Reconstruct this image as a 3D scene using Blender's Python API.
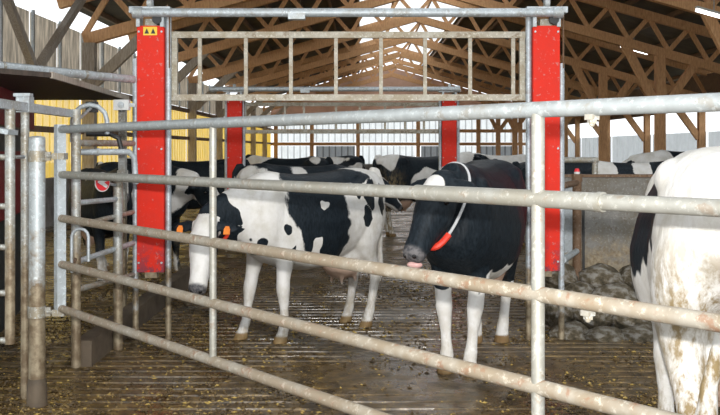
import bpy, math, random
import numpy as np
from mathutils import Vector, noise, Matrix

# ------------------------------------------------------------------ camera, world, lights
scn = bpy.context.scene
for o in list(bpy.data.objects):
    bpy.data.objects.remove(o)
COL = scn.collection

H, F, HOR = 1.6, 900.0, 149.0          # eye height, focal length in pixels, horizon row
cam = bpy.data.cameras.new('camera')
cam.sensor_width = 36.0
cam.lens = 36.0 * F / 720.0
cam.shift_y = -(207.5 - HOR) / 720.0
cam.clip_end = 300
cam_o = bpy.data.objects.new('camera', cam)
cam_o.location = (0, 0, H)
cam_o.rotation_euler = (math.pi / 2, 0, 0)
COL.objects.link(cam_o)
scn.camera = cam_o

world = bpy.data.worlds.new('overcast_sky')
scn.world = world
world.use_nodes = True
bg = world.node_tree.nodes['Background']
bg.inputs[0].default_value = (0.93, 0.97, 1.0, 1)
bg.inputs[1].default_value = 1.35

# the camera's flash: its shadows lie straight below the rails in the photograph
fl = bpy.data.lights.new('camera_flash', 'SPOT')
fl.energy = 1000
fl.shadow_soft_size = 0.018
fl.spot_size = math.radians(72)
fl.spot_blend = 1.0
fl.color = (1.0, 0.99, 0.97)
fl_o = bpy.data.objects.new('camera_flash', fl)
fl_o.location = (0.0, 0.02, H + 0.10)
fl_o.rotation_euler = (math.radians(86), 0, 0)
COL.objects.link(fl_o)

vs = scn.view_settings
vs.view_transform = 'Standard'
vs.look = 'None'
vs.gamma = 1
vs.use_curve_mapping = False
vs.exposure = 0.42

random.seed(7)
R = math.radians


def at(px, py, Y):
    """pixel of the 720x415 frame at distance Y -> world point"""
    return Vector(((px - 360) * Y / F, Y, H + (HOR - py) * Y / F))


# ------------------------------------------------------------------ materials
def newmat(name):
    m = bpy.data.materials.new(name)
    m.use_nodes = True
    return m, m.node_tree.nodes, m.node_tree.links, m.node_tree.nodes['Principled BSDF']


def nz(N, L, scale, detail=4, rough=0.6, coord='Object', sc=(1, 1, 1)):
    t = N.new('ShaderNodeTexCoord')
    mp = N.new('ShaderNodeMapping')
    mp.inputs['Scale'].default_value = sc
    L.new(t.outputs[coord], mp.inputs[0])
    n = N.new('ShaderNodeTexNoise')
    n.inputs['Scale'].default_value = scale
    n.inputs['Detail'].default_value = detail
    n.inputs['Roughness'].default_value = rough
    L.new(mp.outputs[0], n.inputs['Vector'])
    return n.outputs['Fac']


def ramp(N, L, fac, stops):
    r = N.new('ShaderNodeValToRGB')
    e = r.color_ramp.elements
    while len(e) < len(stops):
        e.new(0.5)
    for k, (p, c) in enumerate(stops):
        e[k].position = p
        e[k].color = (c[0], c[1], c[2], 1) if not isinstance(c, (int, float)) else (c, c, c, 1)
    L.new(fac, r.inputs[0])
    return r.outputs[0]


def mix(N, L, fac, a, b):
    m = N.new('ShaderNodeMix')
    m.data_type = 'RGBA'
    for sock, v in ((m.inputs[0], fac), (m.inputs[6], a), (m.inputs[7], b)):
        if isinstance(v, bpy.types.NodeSocket):
            L.new(v, sock)
        elif isinstance(v, (int, float)):
            sock.default_value = v
        else:
            sock.default_value = (v[0], v[1], v[2], 1)
    return m.outputs[2]


def bump(N, L, h, P, strength=0.3, dist=0.01):
    b = N.new('ShaderNodeBump')
    b.inputs['Strength'].default_value = strength
    b.inputs['Distance'].default_value = dist
    L.new(h, b.inputs['Height'])
    L.new(b.outputs[0], P.inputs['Normal'])


def simple(name, stops, scale=6, rough=0.6, metal=0.0, bmp=0.2, sc=(1, 1, 1), coord='Object', detail=5, bd=0.01, spec=0.5):
    m, N, L, P = newmat(name)
    f = nz(N, L, scale, detail, coord=coord, sc=sc)
    L.new(ramp(N, L, f, stops), P.inputs['Base Color'])
    P.inputs['Roughness'].default_value = rough
    P.inputs['Metallic'].default_value = metal
    P.inputs['Specular IOR Level'].default_value = spec
    if bmp:
        bump(N, L, f, P, bmp, bd)
    return m


def metal_dirty(name, clean, dirty, rust, amount, rough=0.5, metal=0.35, splash=None):
    """galvanised pipe with caked dung and rust patches"""
    m, N, L, P = newmat(name)
    a = nz(N, L, 14, 6, 0.65)
    b = nz(N, L, 3.5, 5, 0.7)
    c = nz(N, L, 22, 4, 0.6)
    col = mix(N, L, ramp(N, L, a, [(0.3, 0.0), (0.7, 1.0)]), clean, tuple(x * 0.78 for x in clean))
    lo = max(0.02, 0.72 - amount * 0.5)
    df = ramp(N, L, b, [(lo - 0.1, 0.0), (lo + 0.1, 1.0)])
    col = mix(N, L, df, col, dirty)
    rf = ramp(N, L, c, [(0.56, 0.0), (0.66, min(1, amount + 0.2))])
    col = mix(N, L, rf, col, rust)
    d = nz(N, L, 45, 4, 0.7)
    col = mix(N, L, ramp(N, L, d, [(0.55, 0.0), (0.64, 0.7)]), col, tuple(min(0.75, x * 1.4) for x in clean))
    if splash is not None:
        t = N.new('ShaderNodeTexCoord')
        sp = N.new('ShaderNodeSeparateXYZ')
        L.new(t.outputs['Object'], sp.inputs[0])
        ma = N.new('ShaderNodeMath')
        ma.operation = 'MULTIPLY_ADD'
        L.new(nz(N, L, 6, 6, 0.7), ma.inputs[0])
        ma.inputs[1].default_value = 1.6
        L.new(sp.outputs[2], ma.inputs[2])
        mr = N.new('ShaderNodeMapRange')
        mr.inputs[1].default_value = splash + 0.95
        mr.inputs[2].default_value = splash + 0.65
        L.new(ma.outputs[0], mr.inputs[0])
        col = mix(N, L, mr.outputs[0], col, mix(N, L, ramp(N, L, a, [(0.4, 0.0), (0.6, 1.0)]), (0.17, 0.12, 0.07), (0.33, 0.27, 0.18)))
    L.new(col, P.inputs['Base Color'])
    P.inputs['Roughness'].default_value = rough
    P.inputs['Metallic'].default_value = metal
    bump(N, L, c, P, 0.35, 0.004)
    return m


M = {}
M['galv'] = metal_dirty('galvanised_steel', (0.47, 0.51, 0.53), (0.34, 0.33, 0.29), (0.20, 0.15, 0.10), 0.2)
M['galv_dirty'] = metal_dirty('galvanised_steel_soiled', (0.44, 0.46, 0.45), (0.30, 0.26, 0.19), (0.15, 0.10, 0.06), 0.45, splash=-0.1)
M['post_zinc'] = metal_dirty('post_zinc_splashed', (0.50, 0.54, 0.55), (0.38, 0.37, 0.33), (0.22, 0.14, 0.07), 0.2, splash=0.0)
M['side_zinc'] = metal_dirty('side_post_zinc', (0.46, 0.50, 0.53), (0.36, 0.36, 0.33), (0.2, 0.13, 0.07), 0.2, splash=-0.75)
M['concrete_wall'] = metal_dirty('stained_concrete_wall', (0.22, 0.21, 0.19), (0.16, 0.14, 0.11), (0.12, 0.09, 0.06), 0.4, 0.85, 0.0, splash=-0.05)
M['rail_clean'] = metal_dirty('gate_rail_zinc', (0.30, 0.32, 0.32), (0.25, 0.245, 0.225), (0.20, 0.16, 0.11), 0.2)
M['rail_mid'] = metal_dirty('gate_rail_dusty', (0.28, 0.275, 0.245), (0.22, 0.205, 0.165), (0.20, 0.14, 0.09), 0.35)
M['rail_dirty'] = metal_dirty('gate_rail_caked', (0.275, 0.25, 0.205), (0.20, 0.16, 0.11), (0.19, 0.10, 0.055), 0.55, 0.65, 0.1)
M['frame_paint'] = metal_dirty('cream_dusty_frame', (0.46, 0.43, 0.36), (0.31, 0.26, 0.18), (0.18, 0.12, 0.07), 0.45, 0.6, 0.1)
M['rusty'] = metal_dirty('rusty_pipe', (0.20, 0.15, 0.11), (0.15, 0.085, 0.045), (0.09, 0.045, 0.02), 0.7, 0.7, 0.1)


def red_mat(name, base, scuff_z=None):
    m, N, L, P = newmat(name)
    a = nz(N, L, 5, 5, 0.7)
    b = nz(N, L, 26, 5, 0.7)
    col = mix(N, L, ramp(N, L, a, [(0.35, 0.0), (0.75, 1.0)]), base, tuple(min(1, x * 0.8 + 0.01) for x in base))
    f = ramp(N, L, b, [(0.60, 0.0), (0.67, 0.45)])
    col = mix(N, L, f, col, (0.45, 0.28, 0.26))
    if scuff_z is not None:
        t = N.new('ShaderNodeTexCoord')
        s = N.new('ShaderNodeSeparateXYZ')
        L.new(t.outputs['Object'], s.inputs[0])
        mr = N.new('ShaderNodeMapRange')
        mr.inputs[1].default_value = scuff_z + 0.3
        mr.inputs[2].default_value = scuff_z
        L.new(s.outputs[2], mr.inputs[0])
        c = nz(N, L, 11, 6, 0.75)
        mu = N.new('ShaderNodeMath')
        mu.operation = 'MULTIPLY'
        L.new(mr.outputs[0], mu.inputs[0])
        L.new(ramp(N, L, c, [(0.45, 0.0), (0.52, 0.85)]), mu.inputs[1])
        col = mix(N, L, mu.outputs[0], col, (0.10, 0.045, 0.07))
    L.new(col, P.inputs['Base Color'])
    P.inputs['Roughness'].default_value = 0.6
    P.inputs['Specular IOR Level'].default_value = 0.25
    return m


M['red'] = red_mat('red_paint', (0.72, 0.022, 0.006), -1.05)
M['dark_red'] = red_mat('dark_red_paint', (0.22, 0.012, 0.015))
M['timber'] = simple('warm_timber', [(0.25, (0.48, 0.23, 0.10)), (0.55, (0.68, 0.38, 0.18)), (0.8, (0.78, 0.49, 0.26))], 5, 0.7, bmp=0.25, sc=(6, 6, 1.2))
M['timber_dark'] = simple('aged_dark_timber', [(0.3, (0.12, 0.075, 0.045)), (0.7, (0.26, 0.16, 0.09))], 5, 0.75, sc=(6, 6, 1.2))
M['timber_grey'] = simple('weathered_grey_timber', [(0.3, (0.30, 0.25, 0.20)), (0.7, (0.52, 0.46, 0.39))], 5, 0.8, sc=(8, 8, 1.0))
M['roof'] = simple('dark_roof_sheet', [(0.3, (0.07, 0.06, 0.045)), (0.7, (0.14, 0.115, 0.08))], 1.5, 0.8, sc=(1, 1, 1))
M['concrete'] = simple('stained_concrete', [(0.30, (0.10, 0.08, 0.06)), (0.5, (0.20, 0.18, 0.16)), (0.72, (0.31, 0.295, 0.27))], 2.6, 0.8, bmp=0.35)
M['kerb'] = simple('muddy_concrete', [(0.3, (0.04, 0.028, 0.018)), (0.7, (0.13, 0.095, 0.06))], 5, 0.7, bmp=0.4)
M['dark_panel'] = simple('dark_panel', [(0.3, (0.012, 0.016, 0.016)), (0.7, (0.04, 0.045, 0.045))], 4, 0.6)
M['black'] = simple('black_plastic', [(0.3, (0.012, 0.012, 0.012)), (0.7, (0.025, 0.025, 0.025))], 10, 0.5)
M['white_plastic'] = simple('white_plastic', [(0.3, (0.55, 0.55, 0.53)), (0.7, (0.68, 0.68, 0.66))], 10, 0.4)
M['yellow_sticker'] = simple('yellow_sticker', [(0.3, (0.75, 0.50, 0.03)), (0.7, (0.85, 0.58, 0.05))], 10, 0.5)
M['sign_red'] = simple('sign_red', [(0.3, (0.65, 0.02, 0.03)), (0.7, (0.75, 0.03, 0.04))], 8, 0.4)
M['orange'] = simple('orange_plastic', [(0.3, (0.70, 0.17, 0.02)), (0.7, (0.80, 0.24, 0.03))], 8, 0.45)
M['strap_red'] = simple('red_strap', [(0.3, (0.65, 0.03, 0.015)), (0.7, (0.85, 0.07, 0.03))], 12, 0.5)
M['strap_white'] = simple('grey_white_strap', [(0.3, (0.42, 0.42, 0.42)), (0.7, (0.6, 0.6, 0.6))], 12, 0.7)
M['board'] = simple('dark_board', [(0.3, (0.035, 0.026, 0.02)), (0.7, (0.085, 0.06, 0.045))], 5, 0.6, sc=(2, 6, 1))
M['lump'] = simple('dung_and_sand_lump', [(0.32, (0.035, 0.028, 0.014)), (0.48, (0.11, 0.085, 0.05)), (0.62, (0.27, 0.25, 0.215))], 2.2, 0.85, bmp=0.7, bd=0.08, detail=7)
M['eye'] = simple('eye', [(0.3, (0.006, 0.005, 0.005)), (0.7, (0.012, 0.01, 0.01))], 5, 0.08)
def translucent_mat(name, col, trans, clear=0.0, lo=0.82, scale=1.2, sc=(1, 1, 1), ribs=False):
    m, N, L, P = newmat(name)
    out = N['Material Output']
    f = nz(N, L, scale, 5, 0.65, sc=sc)
    c = ramp(N, L, f, [(0.35, tuple(x * lo for x in col)), (0.65, col)])
    if ribs:
        tc_ = N.new('ShaderNodeTexCoord')
        wv = N.new('ShaderNodeTexWave')
        wv.inputs['Scale'].default_value = 0.7
        L.new(tc_.outputs['Object'], wv.inputs[0])
        c = mix(N, L, ramp(N, L, wv.outputs['Fac'], [(0.0, 1.0), (0.22, 0.0)]), c, tuple(x * 0.35 for x in col))
    L.new(c, P.inputs['Base Color'])
    P.inputs['Roughness'].default_value = 0.6
    t = N.new('ShaderNodeBsdfTranslucent')
    L.new(c, t.inputs[0])
    ms = N.new('ShaderNodeMixShader')
    ms.inputs[0].default_value = trans
    L.new(P.outputs[0], ms.inputs[1])
    L.new(t.outputs[0], ms.inputs[2])
    last = ms
    if clear:
        tr = N.new('ShaderNodeBsdfTransparent')
        m2 = N.new('ShaderNodeMixShader')
        m2.inputs[0].default_value = clear
        L.new(ms.outputs[0], m2.inputs[1])
        L.new(tr.outputs[0], m2.inputs[2])
        last = m2
    L.new(last.outputs[0], out.inputs[0])
    return m


M['yellow_sheet'] = translucent_mat('yellow_translucent_sheet', (1.0, 0.66, 0.10), 0.85, 0.12)
M['grey_boards'] = translucent_mat('weathered_windbreak', (0.90, 0.82, 0.72), 0.75, 0.05, 0.45, 3.0, (1, 3.0, 0.5))
M['white_sheet'] = translucent_mat('white_translucent_sheet', (0.92, 0.95, 0.96), 0.85, 0.12, ribs=True)
M['grey_sheet'] = translucent_mat('grey_sheet', (0.34, 0.36, 0.38), 0.5, ribs=True)
M['curtain'] = translucent_mat('grey_curtain', (0.55, 0.58, 0.60), 0.7, 0.10)
M['gable'] = translucent_mat('pinkish_gable_sheet', (0.62, 0.45, 0.36), 0.6)
M['ridge'] = translucent_mat('ridge_light', (0.9, 0.93, 0.95), 0.85, 0.65)

# lamp tubes
m_, N_, L_, P_ = newmat('lamp_tube')
P_.inputs['Base Color'].default_value = (0.9, 0.9, 0.9, 1)
P_.inputs['Emission Color'].default_value = (1, 0.98, 0.95, 1)
P_.inputs['Emission Strength'].default_value = 3.0
M['tube'] = m_

# floor
m_, N_, L_, P_ = newmat('wet_dungy_concrete')
tc = N_.new('ShaderNodeTexCoord')
n1 = nz(N_, L_, 0.9, 6, 0.62)
n2 = nz(N_, L_, 9, 6, 0.7)
n3 = nz(N_, L_, 42, 3, 0.6)
c = ramp(N_, L_, n2, [(0.34, (0.028, 0.017, 0.006)), (0.50, (0.085, 0.052, 0.018)), (0.66, (0.19, 0.12, 0.042))])
grey = ramp(N_, L_, n2, [(0.36, (0.05, 0.04, 0.028)), (0.64, (0.16, 0.128, 0.09))])
c = mix(N_, L_, ramp(N_, L_, n1, [(0.50, 0.0), (0.64, 1.0)]), c, grey)
c = mix(N_, L_, ramp(N_, L_, n3, [(0.60, 0.0), (0.68, 0.8)]), c, (0.36, 0.24, 0.06))
L_.new(c, P_.inputs['Base Color'])
n4 = nz(N_, L_, 1.7, 4, 0.6)
rr = ramp(N_, L_, n4, [(0.42, 0.13), (0.60, 0.55)])
L_.new(rr, P_.inputs['Roughness'])
bump(N_, L_, n2, P_, 0.5, 0.012)
M['floor'] = m_


def cow_mat():
    m, N, L, P = newmat('cow_coat')

    def attr(a):
        n = N.new('ShaderNodeAttribute')
        n.attribute_name = a
        return n.outputs['Fac']
    fine = nz(N, L, 60, 3, 0.6, sc=(1, 1, 0.35))
    coarse = nz(N, L, 7, 5, 0.65)
    white = ramp(N, L, coarse, [(0.3, (0.58, 0.55, 0.49)), (0.6, (0.72, 0.70, 0.67))])
    black = ramp(N, L, fine, [(0.3, (0.004, 0.007, 0.010)), (0.7, (0.016, 0.023, 0.030))])
    jit = N.new('ShaderNodeMath')
    jit.operation = 'MULTIPLY_ADD'
    L.new(fine, jit.inputs[0])
    jit.inputs[1].default_value = 0.16
    L.new(attr('patch'), jit.inputs[2])
    pf = ramp(N, L, jit.outputs[0], [(0.54, 0.0), (0.62, 1.0)])
    col = mix(N, L, pf, white, black)
    col = mix(N, L, attr('pink'), col, (0.55, 0.36, 0.26))
    col = mix(N, L, attr('nose'), col, ramp(N, L, nz(N, L, 30, 3), [(0.4, (0.05, 0.05, 0.055)), (0.6, (0.15, 0.14, 0.14))]))
    col = mix(N, L, attr('hoof'), col, (0.20, 0.12, 0.05))
    dm = N.new('ShaderNodeMath')
    dm.operation = 'MULTIPLY'
    L.new(attr('dirt'), dm.inputs[0])
    L.new(ramp(N, L, nz(N, L, 16, 5, 0.7, sc=(1, 1, 0.5)), [(0.42, 0.0), (0.58, 1.0)]), dm.inputs[1])
    col = mix(N, L, dm.outputs[0], col, (0.26, 0.19, 0.095))
    L.new(col, P.inputs['Base Color'])
    P.inputs['Roughness'].default_value = 0.55
    P.inputs['Specular IOR Level'].default_value = 0.18
    fur = nz(N, L, 26, 4, 0.7, sc=(1, 1, 0.4))
    bump(N, L, fur, P, 0.5, 0.012)
    return m


M['cow'] = cow_mat()


# ------------------------------------------------------------------ mesh helpers
class Geo:
    def __init__(s):
        s.v = []
        s.f = []

    def add(s, v, f):
        b = len(s.v)
        s.v += [tuple(p) for p in v]
        s.f += [tuple(i + b for i in q) for q in f]
        return s

    def box(s, c, d, rz=0.0):
        x, y, z = d[0] / 2, d[1] / 2, d[2] / 2
        ca, sa = math.cos(rz), math.sin(rz)
        v = []
        for k in (-z, z):
            for a, b in ((-x, -y), (x, -y), (x, y), (-x, y)):
                v.append((c[0] + a * ca - b * sa, c[1] + a * sa + b * ca, c[2] + k))
        return s.add(v, [(3, 2, 1, 0), (4, 5, 6, 7), (0, 1, 5, 4), (1, 2, 6, 5), (2, 3, 7, 6), (3, 0, 4, 7)])

    def beam(s, a, b, w, h, up=(0, 0, 1)):
        a, b = Vector(a), Vector(b)
        t = (b - a).normalized()
        u = Vector(up)
        if abs(t.dot(u)) > 0.98:
            u = Vector((0, 1, 0))
        l = t.cross(u).normalized()
        u = l.cross(t).normalized()
        v = []
        for p in (a, b):
            for i, j in ((-1, -1), (1, -1), (1, 1), (-1, 1)):
                v.append(p + l * (i * w / 2) + u * (j * h / 2))
        return s.add(v, [(3, 2, 1, 0), (4, 5, 6, 7), (0, 1, 5, 4), (1, 2, 6, 5), (2, 3, 7, 6), (3, 0, 4, 7)])

    def tube(s, pts, r, n=12, caps=True):
        pts = [Vector(p) for p in pts]
        rs = r if isinstance(r, (list, tuple)) else [r] * len(pts)
        t0 = (pts[1] - pts[0]).normalized()
        l = t0.cross(Vector((0, 0, 1)))
        if l.length < 0.05:
            l = Vector((1, 0, 0))
        l.normalize()
        v, f = [], []
        for k, p in enumerate(pts):
            if k == 0:
                t = t0
            elif k == len(pts) - 1:
                t = (pts[-1] - pts[-2]).normalized()
            else:
                t = ((pts[k + 1] - p).normalized() + (p - pts[k - 1]).normalized()).normalized()
            l = (l - t * l.dot(t)).normalized()
            u = t.cross(l)
            for i in range(n):
                a = 2 * math.pi * i / n
                v.append(p + (l * math.cos(a) + u * math.sin(a)) * rs[k])
        for k in range(len(pts) - 1):
            for i in range(n):
                j = (i + 1) % n
                f.append((k * n + i, k * n + j, (k + 1) * n + j, (k + 1) * n + i))
        if caps:
            f.append(tuple(range(n - 1, -1, -1)))
            b = (len(pts) - 1) * n
            f.append(tuple(range(b, b + n)))
        return s.add(v, f)

    def ball(s, c, r, nu=12, nv=8):
        r = r if isinstance(r, (list, tuple)) else (r, r, r)
        v = [(c[0], c[1], c[2] - r[2])]
        for j in range(1, nv):
            ph = -math.pi / 2 + math.pi * j / nv
            for i in range(nu):
                a = 2 * math.pi * i / nu
                v.append((c[0] + r[0] * math.cos(ph) * math.cos(a), c[1] + r[1] * math.cos(ph) * math.sin(a), c[2] + r[2] * math.sin(ph)))
        v.append((c[0], c[1], c[2] + r[2]))
        f = []
        for i in range(nu):
            f.append((0, 1 + (i + 1) % nu, 1 + i))
        for j in range(nv - 2):
            for i in range(nu):
                a = 1 + j * nu
                f.append((a + i, a + (i + 1) % nu, a + nu + (i + 1) % nu, a + nu + i))
        t = len(v) - 1
        a = 1 + (nv - 2) * nu
        for i in range(nu):
            f.append((a + i, a + (i + 1) % nu, t))
        return s.add(v, f)


def wpos(o):
    p = Vector((0, 0, 0))
    while o is not None:
        p += o.location
        o = o.parent
    return p


def link(name, geo, mat, parent=None, smooth=False, origin=None):
    """geo in world coordinates -> mesh object, origin at the middle of its box"""
    v = np.array(geo.v, dtype=float)
    c = (v.min(0) + v.max(0)) / 2 if origin is None else np.array(origin, dtype=float)
    me = bpy.data.meshes.new(name)
    me.from_pydata((v - c).tolist(), [], geo.f)
    if smooth:
        me.polygons.foreach_set('use_smooth', [True] * len(me.polygons))
        try:
            me.set_sharp_from_angle(angle=R(40))
        except Exception:
            pass
    me.materials.append(M[mat] if isinstance(mat, str) else mat)
    o = bpy.data.objects.new(name, me)
    COL.objects.link(o)
    o.parent = parent
    o.location = Vector(c) - (wpos(parent) if parent else Vector((0, 0, 0)))
    return o


def tag(o, label=None, cat=None, group=None, kind=None):
    for k, v in (('label', label), ('category', cat), ('group', group), ('kind', kind)):
        if v:
            o[k] = v
    return o


def thing(name, label, cat, loc=(0, 0, 0), group=None):
    o = bpy.data.objects.new(name, None)
    o.empty_display_size = 0.1
    COL.objects.link(o)
    o.location = loc
    return tag(o, label, cat, group)


def copy_tree(o, parent=None):
    c = o.copy()
    COL.objects.link(c)
    c.parent = parent
    for ch in list(o.children):
        copy_tree(ch, c)
    return c


def corrugated(p0, p1, z0, z1, pitch=0.25, depth=0.035, tilt=None):
    """upright profiled sheet between two plan points, a closed thin shell"""
    p0, p1 = Vector((p0[0], p0[1], 0)), Vector((p1[0], p1[1], 0))
    t = (p1 - p0)
    n = max(1, int(t.length / pitch))
    d = t.normalized()
    nr = Vector((-d.y, d.x, 0))
    g = Geo()
    prof = []
    st = t.length / n
    for k in range(n):
        for u, h in ((0.0, 0), (0.35, 0), (0.5, 1), (0.85, 1)):
            prof.append(p0 + d * (st * (k + u)) + nr * (depth * h))
    prof.append(p0 + t)
    v = [(p.x, p.y, z0) for p in prof] + [(p.x, p.y, z1) for p in prof]
    m = len(prof)
    g.add(v, [(i, i + 1, m + i + 1, m + i) for i in range(m - 1)])
    return g


# ------------------------------------------------------------------ the setting
def fz(x, y):
    return noise.noise(Vector((x * 0.55, y * 0.55, 3.1)))


XL, XR, YE = -6.5, 13.0, 65.7

# floor: grooved concrete slats near the camera, plain slab farther away
xs = np.arange(-5.0, 5.01, 0.125)
ys, gs = [], []
y = 1.0
P = 0.157
while y < 13.0:
    for u, gdp in ((0.0, 0), (0.115, 0), (0.122, 1), (0.152, 1)):
        ys.append(y + u)
        gs.append(gdp)
    y += P
nx, ny = len(xs), len(ys)
v = []
for j in range(ny):
    for i in range(nx):
        q = fz(xs[i], ys[j])
        fill = min(1, max(0.0, 0.75 + 1.5 * q))        # packed dung fills some of the grooves
        z = -0.034 * gs[j] * fill + 0.004 * noise.noise(Vector((xs[i] * 3, ys[j] * 3, 0)))
        v.append((xs[i], ys[j], z))
f = [(j * nx + i, j * nx + i + 1, (j + 1) * nx + i + 1, (j + 1) * nx + i) for j in range(ny - 1) for i in range(nx - 1)]
g = Geo().add(v, f)
floor = link('floor', g, 'floor', origin=(0, 0, 0))
tag(floor, 'wet brown grooved concrete floor of the cattle yard', kind='structure')
yl = ys[-1]
g = Geo()
g.box((3.25, (yl + YE) / 2, -0.05), (XR - XL + 0.3, YE - yl, 0.1))
g.box((XL / 2 - 2.5, yl / 2, -0.05), (-XL - 5 + 0.15, yl, 0.1))
g.v = g.v[:8]
g.f = g.f[:6]
g.box(((XL - 0.15 - 5) / 2, (yl - 3) / 2, -0.05), (-5 - XL + 0.15, yl + 3, 0.1))
g.box(((XR + 0.15 + 5) / 2, (yl - 3) / 2, -0.05), (XR + 0.15 - 5, yl + 3, 0.1))
g.box((0, -1, -0.05), (10, 4, 0.1))
link('slab', g, 'floor', floor)
# loose dung crumbs and straw bits lying on the slats
rng = random.Random(5)
v, f, mi = [], [], []
while len(f) < 8 * 18000:
    yy = 3.6 + 8.5 * rng.random() ** 1.4
    xx = (rng.random() - 0.5) * 2 * min(3.2, yy * 0.42)
    den = noise.noise(Vector((xx * 0.9, yy * 0.9, 8.8))) + 0.35 * noise.noise(Vector((xx * 3, yy * 3, 1.8)))
    if xx < -0.6 and yy < 6.6:
        den += 0.25
    if den < rng.uniform(-0.45, 0.35):
        continue
    k = rng.random()
    m_i = 0 if k < 0.5 else (1 if k < 0.82 else 2)
    sz = rng.uniform(0.004, 0.013) * (1.3 if m_i == 0 else 1.0)
    an = rng.random() * 6.28
    el = rng.uniform(1.0, 1.6) if m_i < 2 else rng.uniform(1.2, 1.9)
    ca, sa = math.cos(an), math.sin(an)
    b = len(v)
    for lx, ly, lz in ((el, 0, .1), (0, .8, .2), (-el, .1, .1), (0, -.8, .15), (.1, 0, rng.uniform(.5, 1.1)), (0, 0, -.4)):
        v.append((xx + sz * (lx * ca - ly * sa), yy + sz * (lx * sa + ly * ca), sz * lz + 0.002))
    for q in ((0, 1, 4), (1, 2, 4), (2, 3, 4), (3, 0, 4), (1, 0, 5), (2, 1, 5), (3, 2, 5), (0, 3, 5)):
        f.append(tuple(b + i for i in q))
        mi.append(m_i)
M['crumb'] = simple('dark_dung', [(0.3, (0.035, 0.022, 0.009)), (0.7, (0.10, 0.062, 0.022))], 8, 0.5)
M['crumb_light'] = simple('brown_dung', [(0.3, (0.13, 0.085, 0.03)), (0.7, (0.24, 0.16, 0.06))], 8, 0.6)
M['straw'] = simple('straw_bits', [(0.3, (0.30, 0.20, 0.045)), (0.7, (0.44, 0.31, 0.09))], 8, 0.7)
cr = link('floor_litter', Geo().add(v, f), 'crumb')
cr.data.materials.append(M['crumb_light'])
cr.data.materials.append(M['straw'])
cr.data.polygons.foreach_set('material_index', mi)
tag(cr, 'loose dung crumbs and yellow straw bits on the wet floor', 'litter', kind='stuff')

# ground outside
g = Geo()
g.box((3, 30, -0.21), (140, 160, 0.2))
gr = link('ground', g, simple('outdoor_ground', [(0.3, (0.24, 0.24, 0.2)), (0.7, (0.34, 0.34, 0.28))], 0.5, 0.9))
tag(gr, 'pale open ground outside the barn', kind='structure')

# left wall: yellow translucent sheets with grey windbreak boards above
FR = [20.9 + 6.4 * k for k in range(7)]
bays = [8.1, 14.5] + FR + [YE]
roof_bays = [3.0] + bays
wl = thing('wall_left', None, None, (XL, 8, 0))
tag(wl, 'left barn wall of yellow sheets below weathered grey boards', kind='structure')
g = Geo().box((XL, (8 + YE) / 2, 0.5), (0.16, YE - 8, 1.0))
link('plinth', g, 'concrete', wl)
for a, b in zip(bays[:-1], bays[1:]):
    link('yellow_sheet', corrugated((XL, a + 0.05), (XL, b - 0.05), 1.0, 3.1, 0.4, 0.05), 'yellow_sheet', wl)
    if a < 40:
        n = 4
        w = (b - a) / n
        for k in range(n):
            g = Geo().box((XL, a + w * (k + 0.5), 3.72), (0.03, w - 0.12, 1.16))
            link('windbreak_board', g, 'grey_boards', wl)
            g = Geo().box((XL + 0.05, a + w * k + 0.06, 3.72), (0.05, 0.07, 1.25))
            link('batten', g, 'galv', wl)
    else:
        g = Geo().box((XL, (a + b) / 2, 3.72), (0.03, b - a - 0.1, 1.16))
        link('windbreak_board', g, 'grey_boards', wl)
g = Geo().beam((XL + 0.08, 8, 3.02), (XL + 0.08, YE, 3.02), 0.12, 0.14)
link('girt', g, 'timber_dark', wl)
g = Geo().beam((XL + 0.08, 8, 2.0), (XL + 0.08, YE, 2.0), 0.10, 0.12)
link('girt', g, 'timber_dark', wl)
# V braces of the wall seen over the stall
for (ya, za), (yb, zb) in (((17.3, 3.15), (20.3, 5.1)), ((17.1, 3.15), (15.2, 4.75))):
    g = Geo().beam((XL + 0.3, ya, za), (XL + 0.3, yb, zb), 0.14, 0.15)
    link('brace', g, 'timber_grey', wl)

# far end wall
wb = thing('wall_back', None, None, (3, YE, 0))
tag(wb, 'far end wall of pale profiled sheets between brown beams', kind='structure')
ZB = lambda py: H + (HOR - py) * YE / F
XB = lambda px: (px - 360) * YE / F
g = Geo().box(((XL + XR) / 2, YE, 0.25), (XR - XL, 0.2, 0.5))
link('plinth', g, 'concrete', wb)
cols = [276, 312, 358, 418, 441, 478, 520, 541]
cz = [(278, 310, 'white_sheet'), (316, 355, 'grey_sheet'), (360, 415, 'white_sheet'), (421, 441, 'grey_sheet'), (443, 476, 'white_sheet'), (480, 518, 'grey_sheet'), (521, 538, 'white_sheet')]
for a, b, mt in cz:
    link('lower_sheet', corrugated((XB(a), YE), (XB(b), YE), 0.5, ZB(146), 0.45, 0.05), mt, wb)
for a, b in zip(cols[:-1], cols[1:]):
    link('upper_sheet', corrugated((XB(a + 1), YE), (XB(b - 1), YE), ZB(142), ZB(117), 0.45, 0.05), 'white_sheet', wb)
for p in cols:
    g = Geo().box((XB(p), YE - 0.15, 2.1), (0.28, 0.22, 4.2))
    link('post', g, 'timber', wb)
for py in (144, 131, 116):
    g = Geo().box(((XL + XR) / 2, YE - 0.2, ZB(py)), (XR - XL, 0.2, 0.24))
    link('beam', g, 'timber', wb)
g = Geo()
RX, RS = 2.08, 0.28                      # ridge position and roof slope
zt = lambda x: 7.6 - RS * abs(x - RX)
g.add([(XL, YE, 4.0), (XR, YE, 4.0), (XR, YE, zt(XR)), (RX, YE, 7.6), (XL, YE, zt(XL)),
       (XL, YE + .1, 4.0), (XR, YE + .1, 4.0), (XR, YE + .1, zt(XR)), (RX, YE + .1, 7.6), (XL, YE + .1, zt(XL))],
      [(0, 1, 2, 3, 4), (9, 8, 7, 6, 5), (0, 5, 6, 1), (1, 6, 7, 2), (2, 7, 8, 3), (3, 8, 9, 4), (4, 9, 5, 0)])
link('gable', g, 'gable', wb)

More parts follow.
